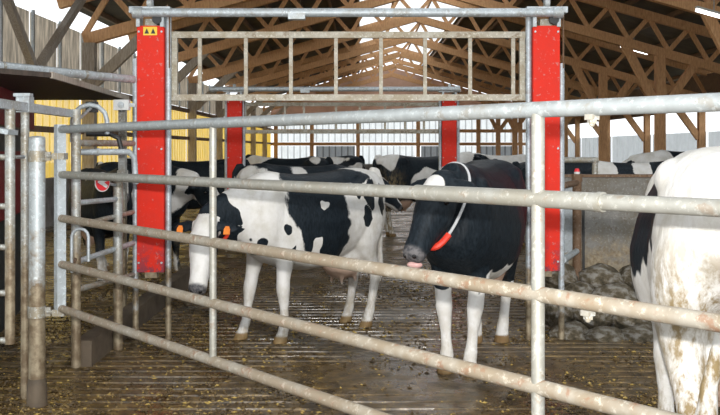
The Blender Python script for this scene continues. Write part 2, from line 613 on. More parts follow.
# right wall
wr = thing('wall_right', None, None, (XR, 15, 0))
tag(wr, 'right barn wall with a grey curtain under an open strip of daylight', kind='structure')
g = Geo().box((XR, (9 + YE) / 2, 0.45), (0.2, YE - 9, 0.9))
link('plinth', g, 'concrete', wr)
for a, b in zip(bays[:-1], bays[1:]):
    link('curtain', corrugated((XR, b - 0.1), (XR, a + 0.1), 0.9, 2.25, 0.8, 0.06), 'curtain', wr)
g = Geo().box((XR, (8 + YE) / 2, 3.75), (0.08, YE - 8, 1.3))
link('fascia', g, 'timber_dark', wr)

# roof
ce = thing('ceiling', None, None, (RX, 9, 7.6))
tag(ce, 'dark pitched barn roof with a bright translucent ridge strip', kind='structure')
Y0 = 3.0
for sx, xe in ((-1, XL - 0.8), (1, XR + 0.8)):
    xi = RX + sx * 2.1
    g = Geo().beam((xi, (Y0 + YE) / 2, zt(xi) + 0.22), (xe, (Y0 + YE) / 2, zt(xe) + 0.22), YE - Y0 + 0.4, 0.05)
    link('roof_slope', g, 'roof', ce)
    n = 8
    for k in range(n):
        x = xi + (xe - xi) * (k + 0.1) / (n - 0.5)
        g = Geo().beam((x, Y0, zt(x) + 0.12), (x, YE, zt(x) + 0.12), 0.09, 0.14)
        link('purlin', g, 'timber_dark', ce)
    for a, b in zip(roof_bays[:-1], roof_bays[1:]):
        g = Geo().beam((xi, (a + b) / 2, zt(xi) + 0.25), (RX + sx * 0.02, (a + b) / 2, zt(RX) + 0.25), b - a - 0.08, 0.012)
        link('ridge_pane', g, 'ridge', ce)
    g = Geo().beam((RX + sx * 0.75, Y0, zt(RX + 0.75) + 0.14), (RX + sx * 0.75, YE, zt(RX + 0.75) + 0.14), 0.07, 0.1)
    link('purlin', g, 'timber', ce)

# portal frames: posts, lattice rafters
fr0 = thing('roof_frame', 'x', 'roof frame', (RX, 0, 0))
zb = lambda x: 6.5 - RS * abs(x - RX)
for sx, xe in ((-1, XL + 0.1), (1, XR)):
    g = Geo().beam((RX, 0, 6.5), (xe, 0, zb(xe)), 0.2, 0.27)
    link('bottom_chord', g, 'timber', fr0)
    g = Geo().beam((RX, 0, 7.5), (xe + sx * 0.6, 0, zt(xe + sx * 0.6) - 0.08), 0.18, 0.26)
    link('top_chord', g, 'timber', fr0)
    L_half = abs(xe - RX)
    n = 7 if sx < 0 else 9
    for k in range(n):
        xa = RX + sx * L_half * k / n
        xb = RX + sx * L_half * (k + 0.5) / n
        xc = RX + sx * L_half * (k + 1) / n
        for p, q in (((xa, 0.02, zb(xa) + 0.1), (xb, 0.02, zt(xb) - 0.15)), ((xb, -0.02, zt(xb) - 0.15), (xc, -0.02, zb(xc) + 0.1))):
            link('web', Geo().beam(p, q, 0.08, 0.13), 'timber', fr0)
for x, w, mt in ((XL + 0.22, 0.28, 'timber_grey'), (9.1, 0.28, 'timber'), (XR - 0.22, 0.24, 'timber')):
    link('post', Geo().box((x, 0, (zb(x) - 0.1) / 2), (w, 0.24, zb(x) - 0.1)), mt, fr0)
for a, b, mt in (((XL + 0.3, 0, 3.1), (XL + 1.9, 0, zb(XL + 1.9)), 'timber_grey'), ((9.1, 0, 2.7), (8.0, 0, zb(8.0)), 'timber'), ((9.1, 0, 2.7), (10.2, 0, zb(10.2)), 'timber'), ((XR - .3, 0, 2.0), (XR - 1.7, 0, zb(XR - 1.7)), 'timber')):
    link('knee_brace', Geo().beam(a, b, 0.16, 0.24), mt, fr0)
ordn = ['nearest', 'second', 'third', 'fourth', 'fifth', 'sixth', 'farthest']
for k, Y in enumerate(FR):
    o = fr0 if k == 0 else copy_tree(fr0)
    o.location = (RX, Y, 0)
    o['label'] = {0: 'timber lattice roof frame nearest to the red pillars', 6: 'timber lattice roof frame closest to the far end wall'}.get(
        k, 'timber lattice roof frame spanning the barn, %s from the red pillars' % ordn[k])
    o['group'] = 'roof frames along the barn'

# tube lamps under the roof
for px, py, Y, ln, lab in ((714, 15, 20.0, 0.8, 'white tube lamp under the roof at the upper right corner'), (634, 50, 32.0, 0.95, 'white tube lamp above the right timber posts')):
    p = at(px, py, Y)
    dv = Vector((ln / 2, 0, -RS * ln / 2))
    t = thing('tube_lamp', lab, 'lamp', p, 'tube lamps under the roof')
    hz = Vector((0, 0, 0.06))
    ho = link('housing', Geo().beam(p - dv + hz, p + dv + hz, 0.14, 0.05), 'white_plastic', t)
    link('tube', Geo().tube([p - dv, p + dv], 0.04), 'tube', ho, True)
    link('hanger', Geo().tube([(p.x, Y, p.z + 0.07), (p.x, Y, zt(p.x) + 0.15)], 0.012, 6), 'galv', t)

# ------------------------------------------------------------------ the gate
YLg, YRg = 5.6, 2.30
GL = Vector(((60 - 360) * YLg / F, YLg, 0))
GR = Vector(((720 - 360) * YRg / F, YRg, 0))
gd = (GR - GL)
GLEN = gd.length
gdir = gd.normalized()


def gate_at(px):
    """point of the gate line under picture column px"""
    k = (px - 360) / F
    t = (k * GL.y - GL.x) / (gd.x - k * gd.y)
    return GL + gd * t, t


zl = (1.722, 1.441, 1.170, 0.885, 0.609)
zr = (1.720, 1.449, 1.155, 0.872, 0.615)
gate = thing('farm_gate', 'long galvanised five-rail farm gate slanting across the foreground', 'gate', (GL.x, GL.y, 0))
ext = 1.18
mats = ('rail_clean', 'rail_mid', 'rail_dirty', 'rail_dirty', 'rail_dirty')
for k in range(5):
    a = GL + Vector((0, 0, zl[k]))
    b = GL + gd * ext + Vector((0, 0, zl[k] + (zr[k] - zl[k]) * ext))
    pts = [a.lerp(b, i / 24) for i in range(25)]
    r = 0.0245 if k != 1 else 0.0235
    link('rail', Geo().tube(pts, r, 16), mats[k], gate, True)
for px, z0, z1, w in ((213, zl[4], zl[0], 0.017), (538, zl[4], zl[0], 0.021)):
    p, t = gate_at(px)
    link('upright', Geo().tube([p + Vector((0, 0, z0 + .01)), p + Vector((0, 0, z1 - .01))], w, 14), 'rail_mid', gate, True)
p = GL
link('end_upright', Geo().box((p.x, p.y, (zl[0] + zl[4]) / 2), (0.055, 0.055, zl[0] - zl[4] + 0.06), math.atan2(gdir.y, gdir.x)), 'galv', gate)
pe = GL + gd * ext
link('end_upright', Geo().box((pe.x, pe.y, 1.17), (0.055, 0.055, 1.17), math.atan2(gdir.y, gdir.x)), 'galv', gate)
# telescopic sleeve on the second rail
p, t = gate_at(598)
z2 = zl[1] + (zr[1] - zl[1]) * t + 0.0
q = p - gdir * 0.75
slv = link('sleeve', Geo().tube([q + Vector((0, 0, z2)), p + Vector((0, 0, z2))], 0.0268, 16), 'rail_mid', gate, True)
link('sleeve_ring', Geo().tube([p + Vector((0, 0, z2)), p + gdir * 0.018 + Vector((0, 0, z2))], 0.0295, 16), 'rail_mid', slv, True)
# small wire clips
for px, k, dz in ((592, 0, -0.042), (588, 2, -0.045)):
    p, t = gate_at(px)
    z = zl[k] + (zr[k] - zl[k]) * t + dz
    gg = Geo().box((p.x, p.y, z + 0.014), (0.03, 0.03, 0.016), 0.6)
    gg.box((p.x, p.y, z + 0.002), (0.02, 0.02, 0.014), 0.2)
    gg.ball((p.x, p.y, z - 0.006), 0.009, 8, 6)
    link('clip', gg, 'galv_dirty', gate)
# hinges
HP = Vector(((37 - 360) * 5.62 / F, 5.62, 0))
for z in (1.555, 0.585):
    gg = Geo().tube([GL + Vector((0.0, 0, z)), (GL * 0.45 + HP * 0.55) + Vector((0, 0, z))], 0.012, 8)
    gg.box((GL.x, GL.y, z), (0.075, 0.075, 0.04))
    link('hinge', gg, 'galv_dirty', gate)

# hinge post
po = thing('gate_post', 'thick round galvanised post that carries the five-rail gate', 'post', HP)
link('pipe', Geo().tube([HP, HP + Vector((0, 0, 0.55)), HP + Vector((0, 0, 1.67))], 0.05, 20), 'post_zinc', po, True)
link('cap', Geo().ball(HP + Vector((0, 0, 1.67)), (0.05, 0.05, 0.012), 16, 6), 'galv', po, True)
for z in (1.555, 0.585):
    link('clamp_ring', Geo().tube([HP + Vector((0, 0, z - 0.035)), HP + Vector((0, 0, z + 0.035))], 0.056, 20), 'galv_dirty', po, True)
    link('clamp_ear', Geo().box(HP + Vector((0.062, 0.0, z)), (0.05, 0.02, 0.055)), 'galv_dirty', po)
link('mud_collar', Geo().tube([HP, HP + Vector((0, 0, 0.12)), HP + Vector((0, 0, 0.17))], [0.062, 0.06, 0.052], 16), 'kerb', po, True)

# ------------------------------------------------------------------ red drive pillars with crowd-gate frames
def pillar(px, Y, ztop, zbot, label, posts, sticker=False, group=None):
    x = (px - 360) * Y / F
    t = thing('red_pillar', label, 'pillar', (x, Y, 0), group)
    g = Geo()
    w, d = 0.108, 0.06
    zc, hh = (ztop + zbot) / 2, ztop - zbot
    g.box((x, Y - d, zc), (2 * w, 0.008, hh))
    g.box((x - w, Y - d / 2, zc), (0.008, d, hh))
    g.box((x + w, Y - d / 2, zc), (0.008, d, hh))
    pl = link('red_plate', g, 'red', t)
    for sx, z0, z1 in posts:
        pp = Vector((x + sx * (w + 0.03), Y, 0))
        link('side_post', Geo().tube([pp + Vector((0, 0, z0)), pp + Vector((0, 0, 0.9)), pp + Vector((0, 0, z1))], 0.026, 14), 'side_zinc', t, True)
    link('core_post', Geo().box((x, Y + 0.0, (ztop + 0.06 + zbot - 0.05) / 2), (0.10, 0.08, ztop - zbot + 0.11)), 'galv_dirty', t)
    g = Geo().box((x, Y - 0.02, ztop + 0.13), (0.34, 0.16, 0.05))
    g.box((x - 0.10, Y - 0.02, ztop + 0.06), (0.03, 0.12, 0.14))
    g.box((x + 0.10, Y - 0.02, ztop + 0.06), (0.03, 0.12, 0.14))
    link('top_bracket', g, 'galv', t)
    link('roller', Geo().tube([(x - 0.02, Y - 0.07, ztop + 0.185), (x + 0.02, Y - 0.07, ztop + 0.185)], 0.045, 14), 'galv', t, True)
    link('roller', Geo().tube([(x + 0.06, Y - 0.09, ztop + 0.05), (x + 0.06, Y - 0.02, ztop + 0.05)], 0.04, 14), 'black', t, True)
    link('chain', Geo().tube([(x + 0.13, Y - 0.02, ztop + 0.18), (x + 0.15, Y - 0.02, ztop + 0.1), (x + 0.15, Y - 0.02, ztop - 0.35)], 0.008, 6), 'rusty', t)
    for sx in (-1, 1):
        for z in (ztop - 0.05, zc, zbot + 0.08):
            link('bolt', Geo().tube([(x + sx * 0.095, Y - d - 0.012, z), (x + sx * 0.095, Y - d - 0.002, z)], 0.009, 8), 'galv', pl)
    if sticker:
        z = ztop - 0.045
        sk = link('warning_sticker', Geo().box((x, Y - d - 0.006, z), (0.115, 0.003, 0.07)), 'yellow_sticker', t)
        g = Geo()
        for cx in (-0.028, 0.025):
            g.add([(x + cx - 0.02, Y - d - 0.009, z - 0.022), (x + cx + 0.02, Y - d - 0.009, z - 0.022), (x + cx, Y - d - 0.009, z + 0.022),
                   (x + cx - 0.02, Y - d - 0.007, z - 0.022), (x + cx + 0.02, Y - d - 0.007, z - 0.022), (x + cx, Y - d - 0.007, z + 0.022)],
                  [(0, 1, 2), (5, 4, 3), (0, 3, 4, 1), (1, 4, 5, 2), (2, 5, 3, 0)])
        link('sticker_symbol', g, 'black', sk)
    return x


YP, YQ = 7.58, 14.06
pillar(152, YP, 2.63, 0.57, 'tall red pillar on the left with a yellow warning sticker at its top', ((-1, 0.0, 2.36), (1, 0.0, 2.74)), True, 'red pillars')
pillar(545, YP, 2.63, 0.58, 'tall red pillar on the right beside the black cow', ((-1, 0.0, 2.72), (1, 0.0, 2.32)), False, 'red pillars')
pillar(235, YQ, 2.38, 0.55, 'smaller red pillar farther back, above the black and white cow', ((-1, 0.0, 2.4), (1, 0.0, 2.4)), False, 'red pillars')
pillar(449, YQ, 2.38, 0.55, 'smaller red pillar farther back, behind the black cow', ((-1, 0.0, 2.4), (1, 0.0, 2.4)), False, 'red pillars')


def crossbar(px0, px1, Y, z, r, label):
    a, b = (px0 - 360) * Y / F, (px1 - 360) * Y / F
    t = thing('crossbar', label, 'crossbar', ((a + b) / 2, Y - 0.09, z))
    pp = link('pipe', Geo().tube([(a, Y - 0.09, z), (b, Y - 0.09, z)], r, 16), 'galv', t, True)
    m = a + (b - a) * 0.38
    link('clamp', Geo().box((m, Y - 0.09, z - r * 0.9), (0.14, r * 2.4, 0.05)), 'galv', t)
    for x in (a, b):
        s = 1 if x == b else -1
        link('end_collar', Geo().tube([(x - s * 0.06, Y - 0.09, z), (x + s * 0.02, Y - 0.09, z)], r * 1.3, 16), 'galv', pp, True)


crossbar(138, 558, YP, 2.735, 0.037, 'galvanised pipe joining the tops of the two tall red pillars')
crossbar(212, 458, YQ, 2.53, 0.037, 'galvanised pipe joining the tops of the two smaller red pillars')


def crowd_frame(Y, x0, x1, z0, z1, ups, r, label):
    t = thing('crowd_gate', label, 'gate', ((x0 + x1) / 2, Y, z0))
    for z in (z0, z1):
        link('rail', Geo().box(((x0 + x1) / 2, Y, z), (x1 - x0 + 0.06, 2 * r, 2.2 * r)), 'frame_paint', t)
    for k, x in enumerate([x0] + ups + [x1]):
        w = r * (1.9 if k in (0, len(ups) + 1) else 1.3)
        link('upright', Geo().box((x, Y, (z0 + z1) / 2), (w, w, z1 - z0)), 'frame_paint', t)
    for x, s in ((x0, -1), (x1, 1)):
        for z in (z0, (z0 + z1) / 2, z1):
            link('guide', Geo().box((x + s * 0.07, Y, z), (0.12, 0.05, 0.05)), 'frame_paint', t)


XA = lambda px, Y: (px - 360) * Y / F
YF = 7.62
crowd_frame(YF, XA(175, YF), XA(522, YF), 2.035, 2.565, [XA(p, YF) for p in (200, 246, 291, 336, 381, 425, 470, 513)], 0.024, 'pale hanging crowd-gate frame between the tall red pillars')
YG = 14.1
crowd_frame(YG, XA(245, YG), XA(440, YG), 1.87, 2.30, [XA(p, YG) for p in (285, 304, 336, 360, 385, 405, 424)], 0.026, 'brownish hanging crowd-gate frame between the smaller red pillars')

# ------------------------------------------------------------------ left stall of pipes
P25 = Vector((XA(25, 5.78), 5.78, 0))
P76 = Vector((XA(76, 6.6), 6.6, 0))
P118 = Vector((XA(118, 7.2), 7.2, 0))
P134 = Vector((XA(133, 7.5), 7.5, 0))
st = thing('stall_fence', 'galvanised pipe stall fence with box rail left of the red pillar', 'fence', P76)
up = lambda p, z: Vector((p.x, p.y, z))
link('post', Geo().tube([up(P25, 0), up(P25, 0.8), up(P25, 1.95)], 0.027, 14), 'galv_dirty', st, True)
link('post', Geo().tube([up(P76, 0), up(P76, 0.8), up(P76, 1.89)], 0.035, 14), 'galv_dirty', st, True)
link('post', Geo().tube([up(P118, 0), up(P118, 0.5), up(P118, 1.37)], 0.038, 14), 'galv_dirty', st, True)
a = Vector((-2.16, 4.7, 1.875))
b = Vector((-2.12, 6.58, 1.86))
link('box_rail', Geo().beam(a, b, 0.05, 0.055), 'galv', st)
g = Geo().box((P25.x, P25.y, 1.885), (0.085, 0.085, 0.10))
g.box((P25.x, P25.y - 0.03, 1.945), (0.105, 0.06, 0.02))
link('clamp', g, 'galv', st)
# curved bend behind the post
c0 = up(P76, 1.83)
pts = [c0 + Vector((-0.06, 0.1, -0.18)), c0 + Vector((-0.06, 0.1, -0.02))]
for k in range(7):
    an = math.pi * (1 - k / 6)
    pts.append(c0 + Vector((0.07 + 0.13 * math.cos(an), 0.1, -0.02 + 0.12 * math.sin(an))))
pts.append(c0 + Vector((0.2, 0.1, -0.12)))
link('bend', Geo().tube(pts, 0.018, 10), 'galv', st, True)


def seg(py, pyb, r, mat, pa=P76, pb=P134):
    a_ = Vector((pa.x, pa.y, H + (HOR - py) * pa.y / F))
    b_ = Vector((pb.x, pb.y, H + (HOR - pyb) * pb.y / F))
    link('rail', Geo().tube([a_, b_], r, 12), mat, st, True)


seg(143, 143.5, 0.025, 'galv_dirty')
seg(203, 199, 0.020, 'galv', P76, P118)
seg(226, 212, 0.020, 'galv_dirty', P76, P134)
seg(262, 243, 0.022, 'galv')
seg(290, 275, 0.022, 'galv_dirty')
# bent guard pipe with a drop at its end
za = H + (HOR - 152) * 6.75 / F
pts = [Vector((-2.10, 6.75, za)), Vector((-1.86, 6.95, za)), Vector((-1.80, 7.0, za)), Vector((-1.765, 7.03, za - 0.04)), Vector((-1.755, 7.04, za - 0.25))]
link('guard_pipe', Geo().tube(pts, 0.024, 12), 'galv', st, True)
link('guard_collar', Geo().tube([pts[0].lerp(pts[1], 0.4), pts[0].lerp(pts[1], 0.47)], 0.029, 12), 'galv', st, True)
za = H + (HOR - 134) * 6.9 / F
pts = [Vector((-2.1, 6.9, za)), Vector((-1.93, 6.95, za)), Vector((-1.87, 6.97, za - 0.03)), Vector((-1.85, 6.98, za - 0.12))]
link('dark_hose', Geo().tube(pts, 0.02, 10), 'black', st, True)
# U hoop
hx, hy = XA(80, 6.4), 6.4
zt0 = H + (HOR - 230) * hy / F
pts = [Vector((hx - 0.06, hy, 0.72)), Vector((hx - 0.06, hy, zt0 - 0.05))]
for k in range(7):
    an = math.pi * (1 - k / 6)
    pts.append(Vector((hx + 0.06 * math.cos(an), hy, zt0 - 0.05 + 0.06 * math.sin(an))))
pts.append(Vector((hx + 0.06, hy, 0.80)))
link('hoop', Geo().tube(pts, 0.012, 10), 'galv', st, True)
link('hoop_arm', Geo().tube([Vector((hx - 0.06, hy, 0.76)), Vector((P76.x, P76.y, 0.80))], 0.014, 8), 'rusty', st, True)

# long upper pipe over the stall
a = Vector((-3.2, 5.03, 2.18))
b = Vector((-1.89, 7.5, 2.18))
t = thing('overhead_pipe', 'galvanised overhead pipe running to the left red pillar', 'pipe', b)
link('pipe', Geo().tube([a.lerp(b, k / 8) for k in range(9)], 0.034, 14), 'galv', t, True)
for k in (0.52, 0.80):
    c0 = a.lerp(b, k)
    c1 = a.lerp(b, k + 0.008)
    link('joint', Geo().tube([c0, c1], 0.037, 14), 'galv_dirty', t, True)
link('stand', Geo().tube([Vector((-3.2, 5.03, 0)), Vector((-3.2, 5.03, 2.18))], 0.034, 14), 'galv', t, True)

# feed station: board roof, red panels
fs = thing('feed_station', 'dark board roofed stall with red side panels at the left edge', 'stall', (-3.0, 8, 0))
g = Geo()
top = [(-2.16, 6.3), (-2.37, 9.2), (-4.2, 9.2), (-4.2, 5.2), (-2.85, 5.2)]
n = len(top)
g.add([(x, y, 2.10) for x, y in top] + [(x, y, 2.135) for x, y in top], [tuple(range(n - 1, -1, -1)), tuple(range(n, 2 * n))] + [(i, (i + 1) % n, n + (i + 1) % n, n + i) for i in range(n)])
link('roof_board', g, 'board', fs)
link('edge_strip', Geo().beam((-2.16, 6.3, 2.118), (-2.37, 9.2, 2.118), 0.02, 0.045), 'timber_grey', fs)
link('red_panel', Geo().beam((-2.60, 5.9, 1.95), (-3.35, 9.2, 1.95), 0.04, 0.30), 'dark_red', fs)
link('red_panel', Geo().beam((-2.60, 5.9, 1.30), (-3.35, 9.2, 1.30), 0.04, 0.56), 'dark_red', fs)
link('dark_panel', Geo().beam((-2.72, 5.9, 0.9), (-3.45, 9.2, 0.9), 0.04, 1.8), 'dark_panel', fs)
link('corner_post', Geo().box((-2.40, 9.1, 1.05), (0.07, 0.07, 2.1)), 'galv_dirty', fs)
link('corner_post', Geo().box((-4.1, 9.1, 1.05), (0.07, 0.07, 2.1)), 'galv_dirty', fs)
link('corner_post', Geo().box((-4.1, 5.4, 1.05), (0.07, 0.07, 2.1)), 'galv_dirty', fs)
link('corner_post', Geo().box((-2.85, 5.95, 1.05), (0.07, 0.07, 2.1)), 'galv_dirty', fs)

# small leaf gate at the far left
lg = thing('stall_gate', 'narrow pipe leaf gate cut by the left picture edge', 'gate', (-2.14, 5.5, 0))
e = Vector((XA(10, 5.5), 5.5, 0))
link('upright', Geo().tube([up(e, 0.41), up(e, 1.85)], 0.03, 14), 'galv_dirty', lg, True)
for z in (0.43, 0.72, 1.0, 1.25, 1.55):
    link('rail', Geo().tube([up(e, z), Vector((-2.75, 5.45, z))], 0.02, 10), 'galv_dirty', lg, True)
link('upright', Geo().tube([Vector((-2.75, 5.45, 0.0)), Vector((-2.75, 5.45, 1.7))], 0.03, 14), 'galv_dirty', lg, True)
link('lid', Geo().beam((-2.42, 5.45, 1.76), (-2.1, 5.45, 1.70), 0.16, 0.03), 'galv', lg)
link('hinge_strap', Geo().tube([up(e, 1.55), up(P25, 1.55)], 0.012, 8), 'galv', lg)

# control box, lamp and round sign
p = at(122, 105, 7.45)
t = thing('control_box', 'small white box with a grey knob left of the tall red pillar', 'box', p)
cs = link('case', Geo().box(p, (0.125, 0.06, 0.085)), 'white_plastic', t)
link('knob', Geo().tube([p + Vector((0, -0.045, 0)), p + Vector((0, -0.03, 0))], 0.026, 14), 'galv', cs, True)
link('bracket', Geo().box(p + Vector((0.075, 0.01, 0)), (0.07, 0.02, 0.03)), 'galv', t)
p = at(92, 107, 7.2)
t = thing('signal_lamp', 'small dark signal box with a green dot beside the pipe post', 'lamp', p)
cs = link('case', Geo().box(p, (0.085, 0.06, 0.085)), 'black', t)
m_, N_, L_, P_ = newmat('green_light')
P_.inputs['Base Color'].default_value = (0.01, 0.3, 0.05, 1)
P_.inputs['Emission Color'].default_value = (0.02, 0.8, 0.15, 1)
P_.inputs['Emission Strength'].default_value = 0.8
M['green'] = m_
link('light', Geo().ball(p + Vector((0, -0.032, 0)), 0.014, 8, 6), 'green', cs, True)
link('arm', Geo().tube([p + Vector((0, 0.0, 0)), Vector((P76.x, P76.y, 1.80))], 0.012, 8), 'galv', t)
p = at(102, 182, 6.95)
t = thing('round_sign', 'round red sign with a white arrow emblem on the stall pipes', 'sign', p)
nrm = Vector((0.85, -0.53, 0)).normalized()
lat = Vector((nrm.y, -nrm.x, 0)) * -1
zz = Vector((0, 0, 1))


def disc(c, r, d):
    g = Geo()
    g.tube([c, c + nrm * d], r, 28)
    return g


def plate(c, poly, d):
    n = len(poly)
    v = [c + lat * a + zz * b for a, b in poly] + [c + nrm * d + lat * a + zz * b for a, b in poly]
    return Geo().add(v, [tuple(range(n - 1, -1, -1)), tuple(range(n, 2 * n))] + [(i, (i + 1) % n, n + (i + 1) % n, n + i) for i in range(n)])


link('rim', disc(p, 0.076, 0.006), 'white_plastic', t, False)
fc = link('face', disc(p + nrm * 0.006, 0.068, 0.003), 'sign_red', t, False)
ar = [(-0.055, 0.0), (0.0, 0.045), (0.0, 0.018), (0.05, 0.030), (0.05, 0.008), (0.012, -0.002), (0.05, -0.03), (0.035, -0.05)]
link('arrow_emblem', plate(p + nrm * 0.0092, ar, 0.002), 'white_plastic', fc)
link('bracket', Geo().tube([p, Vector((-1.94, 7.2, p.z - 0.04))], 0.012, 8), 'galv', t)

# kerb
kb = link('kerb', Geo().beam((-2.04, 6.62, 0.09), (-2.04, 10.8, 0.09), 0.13, 0.20), 'kerb')
tag(kb, 'muddy low concrete kerb under the pipe stall fence', 'kerb')

# ------------------------------------------------------------------ right side: concrete wall, post, lumps
YW = 8.6
cw = thing('divider_wall', 'low stained concrete divider wall right of the tall red pillar', 'wall', (3.2, YW, 0))
link('concrete_slab', Geo().box((3.35, YW, 0.66), (2.95, 0.14, 1.34)), 'concrete_wall', cw)
link('coping', Geo().box((3.35, YW, 1.345), (2.98, 0.17, 0.025)), 'rusty', cw)
t = thing('rusty_post', 'rusty post with a red and white cap against the concrete wall', 'post', (XA(577, 8.3), 8.3, 0))
bx_ = XA(577, 8.3)
link('pipe', Geo().tube([(bx_, 8.3, 0), (bx_, 8.3, 0.7), (bx_, 8.3, 1.36)], 0.042, 14), 'rusty', t, True)
link('collar', Geo().tube([(bx_, 8.3, 1.30), (bx_, 8.3, 1.37)], 0.05, 14), 'rusty', t, True)
link('white_band', Geo().tube([(bx_, 8.3, 1.37), (bx_, 8.3, 1.39)], 0.028, 12), 'white_plastic', t, True)
link('red_cap', Geo().tube([(bx_, 8.3, 1.39), (bx_, 8.3, 1.42)], [0.028, 0.018], 12), 'sign_red', t, True)
link('chain_side', Geo().tube([(bx_ + 0.055, 8.28, 0.2), (bx_ + 0.055, 8.28, 1.15)], 0.012, 8), 'black', t, True)
for z in (1.29, 0.66):
    link('tie_pipe', Geo().tube([(bx_, 8.3, z), (1.72, 7.62, z)], 0.028, 12), 'rusty' if z > 1 else 'galv', t, True)
t = link('zinc_panel', Geo().box((XA(566, 8.45), 8.45, 0.95), (0.13, 0.02, 0.64)), 'galv')
tag(t, 'narrow grey zinc panel between red pillar and rusty post', 'panel')
link('panel_foot', Geo().box((XA(566, 8.45), 8.46, 0.32), (0.05, 0.02, 0.64)), 'galv_dirty', t)
rl = thing('pen_rail', 'short pale pipe rail above the concrete wall beside the red pillar', 'rail', (2.2, 9.2, 0))
link('pipe', Geo().tube([(XA(560, 9.2), 9.2, H + (HOR - 160) * 9.2 / F), (XA(598, 9.2), 9.2, H + (HOR - 160) * 9.2 / F)], 0.03, 12), 'galv_dirty', rl, True)
for q in (560, 595):
    link('stand', Geo().tube([(XA(q, 9.2), 9.2, 0), (XA(q, 9.2), 9.2, 1.5)], 0.03, 12), 'galv_dirty', rl, True)


def lump_mesh(seed):
    g = Geo().ball((0, 0, 0), 1.0, 20, 12)
    v = []
    for p in g.v:
        p = Vector(p)
        n1 = noise.noise(p * 1.3 + Vector((seed * 3.1, 0, 0)))
        n2 = noise.noise(p * 3.5 + Vector((0, seed * 5.7, 0)))
        v.append(p * (1 + 0.22 * n1 + 0.10 * n2))
    me = bpy.data.meshes.new('lump')
    me.from_pydata([tuple(p) for p in v], [], g.f)
    me.polygons.foreach_set('use_smooth', [True] * len(me.polygons))
    me.materials.append(M['lump'])
    return me


LM = [lump_mesh(k) for k in range(5)]
lumps = [  # row, px, py, Y, rx, rz
    ('top', 560, 278, 8.25, .16, .13), ('top', 600, 280, 8.3, .20, .13), ('top', 636, 278, 8.3, .16, .12),
    ('second', 578, 296, 8.1, .16, .12), ('second', 615, 298, 8.05, .21, .12), ('second', 650, 294, 8.1, .16, .14),
    ('third', 557, 312, 7.95, .16, .14), ('third', 592, 316, 7.88, .18, .12), ('third', 632, 317, 7.85, .20, .13),
    ('bottom', 572, 335, 7.7, .17, .10), ('bottom', 606, 338, 7.62, .17, .09), ('bottom', 642, 338, 7.62, .18, .10)]
nth = {}
for k, (row, px, py, Y, rx, rz) in enumerate(lumps):
    o = bpy.data.objects.new('bedding_lump', LM[k % 5])
    COL.objects.link(o)
    o.location = at(px, py, Y)
    o.scale = (rx * 1.1, rx * 0.9, rz * 1.1)
    o.rotation_euler = (0, 0, k * 1.3 if rx < .17 else 0.2)
    nth[row] = nth.get(row, 0) + 1
    tag(o, '%s grey-brown lump from the red pillar in the %s row under the concrete wall' % (('first', 'second', 'third')[nth[row] - 1], row), 'lump', 'lumps heaped under the concrete wall')
# the packed heap they lie on
g = Geo()
nxh, nyh = 14, 8
vv = []
for j in range(nyh):
    for i in range(nxh):
        x = 1.72 + 1.55 * i / (nxh - 1)
        yv = 7.45 + 1.07 * j / (nyh - 1)
        u = j / (nyh - 1)
        vv.append((x, yv, 0.24 * u ** 1.2 * (0.8 + 0.25 * noise.noise(Vector((x * 3, yv * 3, 1)))) - 0.02))
g.add(vv, [(j * nxh + i, j * nxh + i + 1, (j + 1) * nxh + i + 1, (j + 1) * nxh + i) for j in range(nyh - 1) for i in range(nxh - 1)])
hp = link('bedding_heap', g, 'lump', None, True)
tag(hp, 'packed brown bedding under the heaped lumps', 'bedding', kind='stuff')


# ------------------------------------------------------------------ cows
def ring(c, lat, upv, a, b, n=20, ex=2.0, egg=0.0):
    v = []
    for i in range(n):
        t = 2 * math.pi * i / n
        ct, s_ = math.cos(t), math.sin(t)
        e = 2.0 / ex
        x = math.copysign(abs(ct) ** e, ct)
        z = math.copysign(abs(s_) ** e, s_)
        w = a * (1 - egg * max(0, z))
        v.append(c + lat * (x * w) + upv * (z * b))
    return v


def loft(geo, rings):
    n = len(rings[0])
    v = [p for r_ in rings for p in r_]
    f = []
    for k in range(len(rings) - 1):
        for i in range(n):
            j = (i + 1) % n
            f.append((k * n + i, k * n + j, (k + 1) * n + j, (k + 1) * n + i))
    c0 = sum(rings[0], Vector()) / n
    c1 = sum(rings[-1], Vector()) / n
    v += [c0, c1]
    a, b = len(v) - 2, len(v) - 1
    m = (len(rings) - 1) * n
    for i in range(n):
        j = (i + 1) % n
        f.append((a, j, i))
        f.append((b, m + i, m + j))
    geo.add(v, f)


YV = Vector((0, 1, 0))
ZV = Vector((0, 0, 1))
XV = Vector((1, 0, 0))


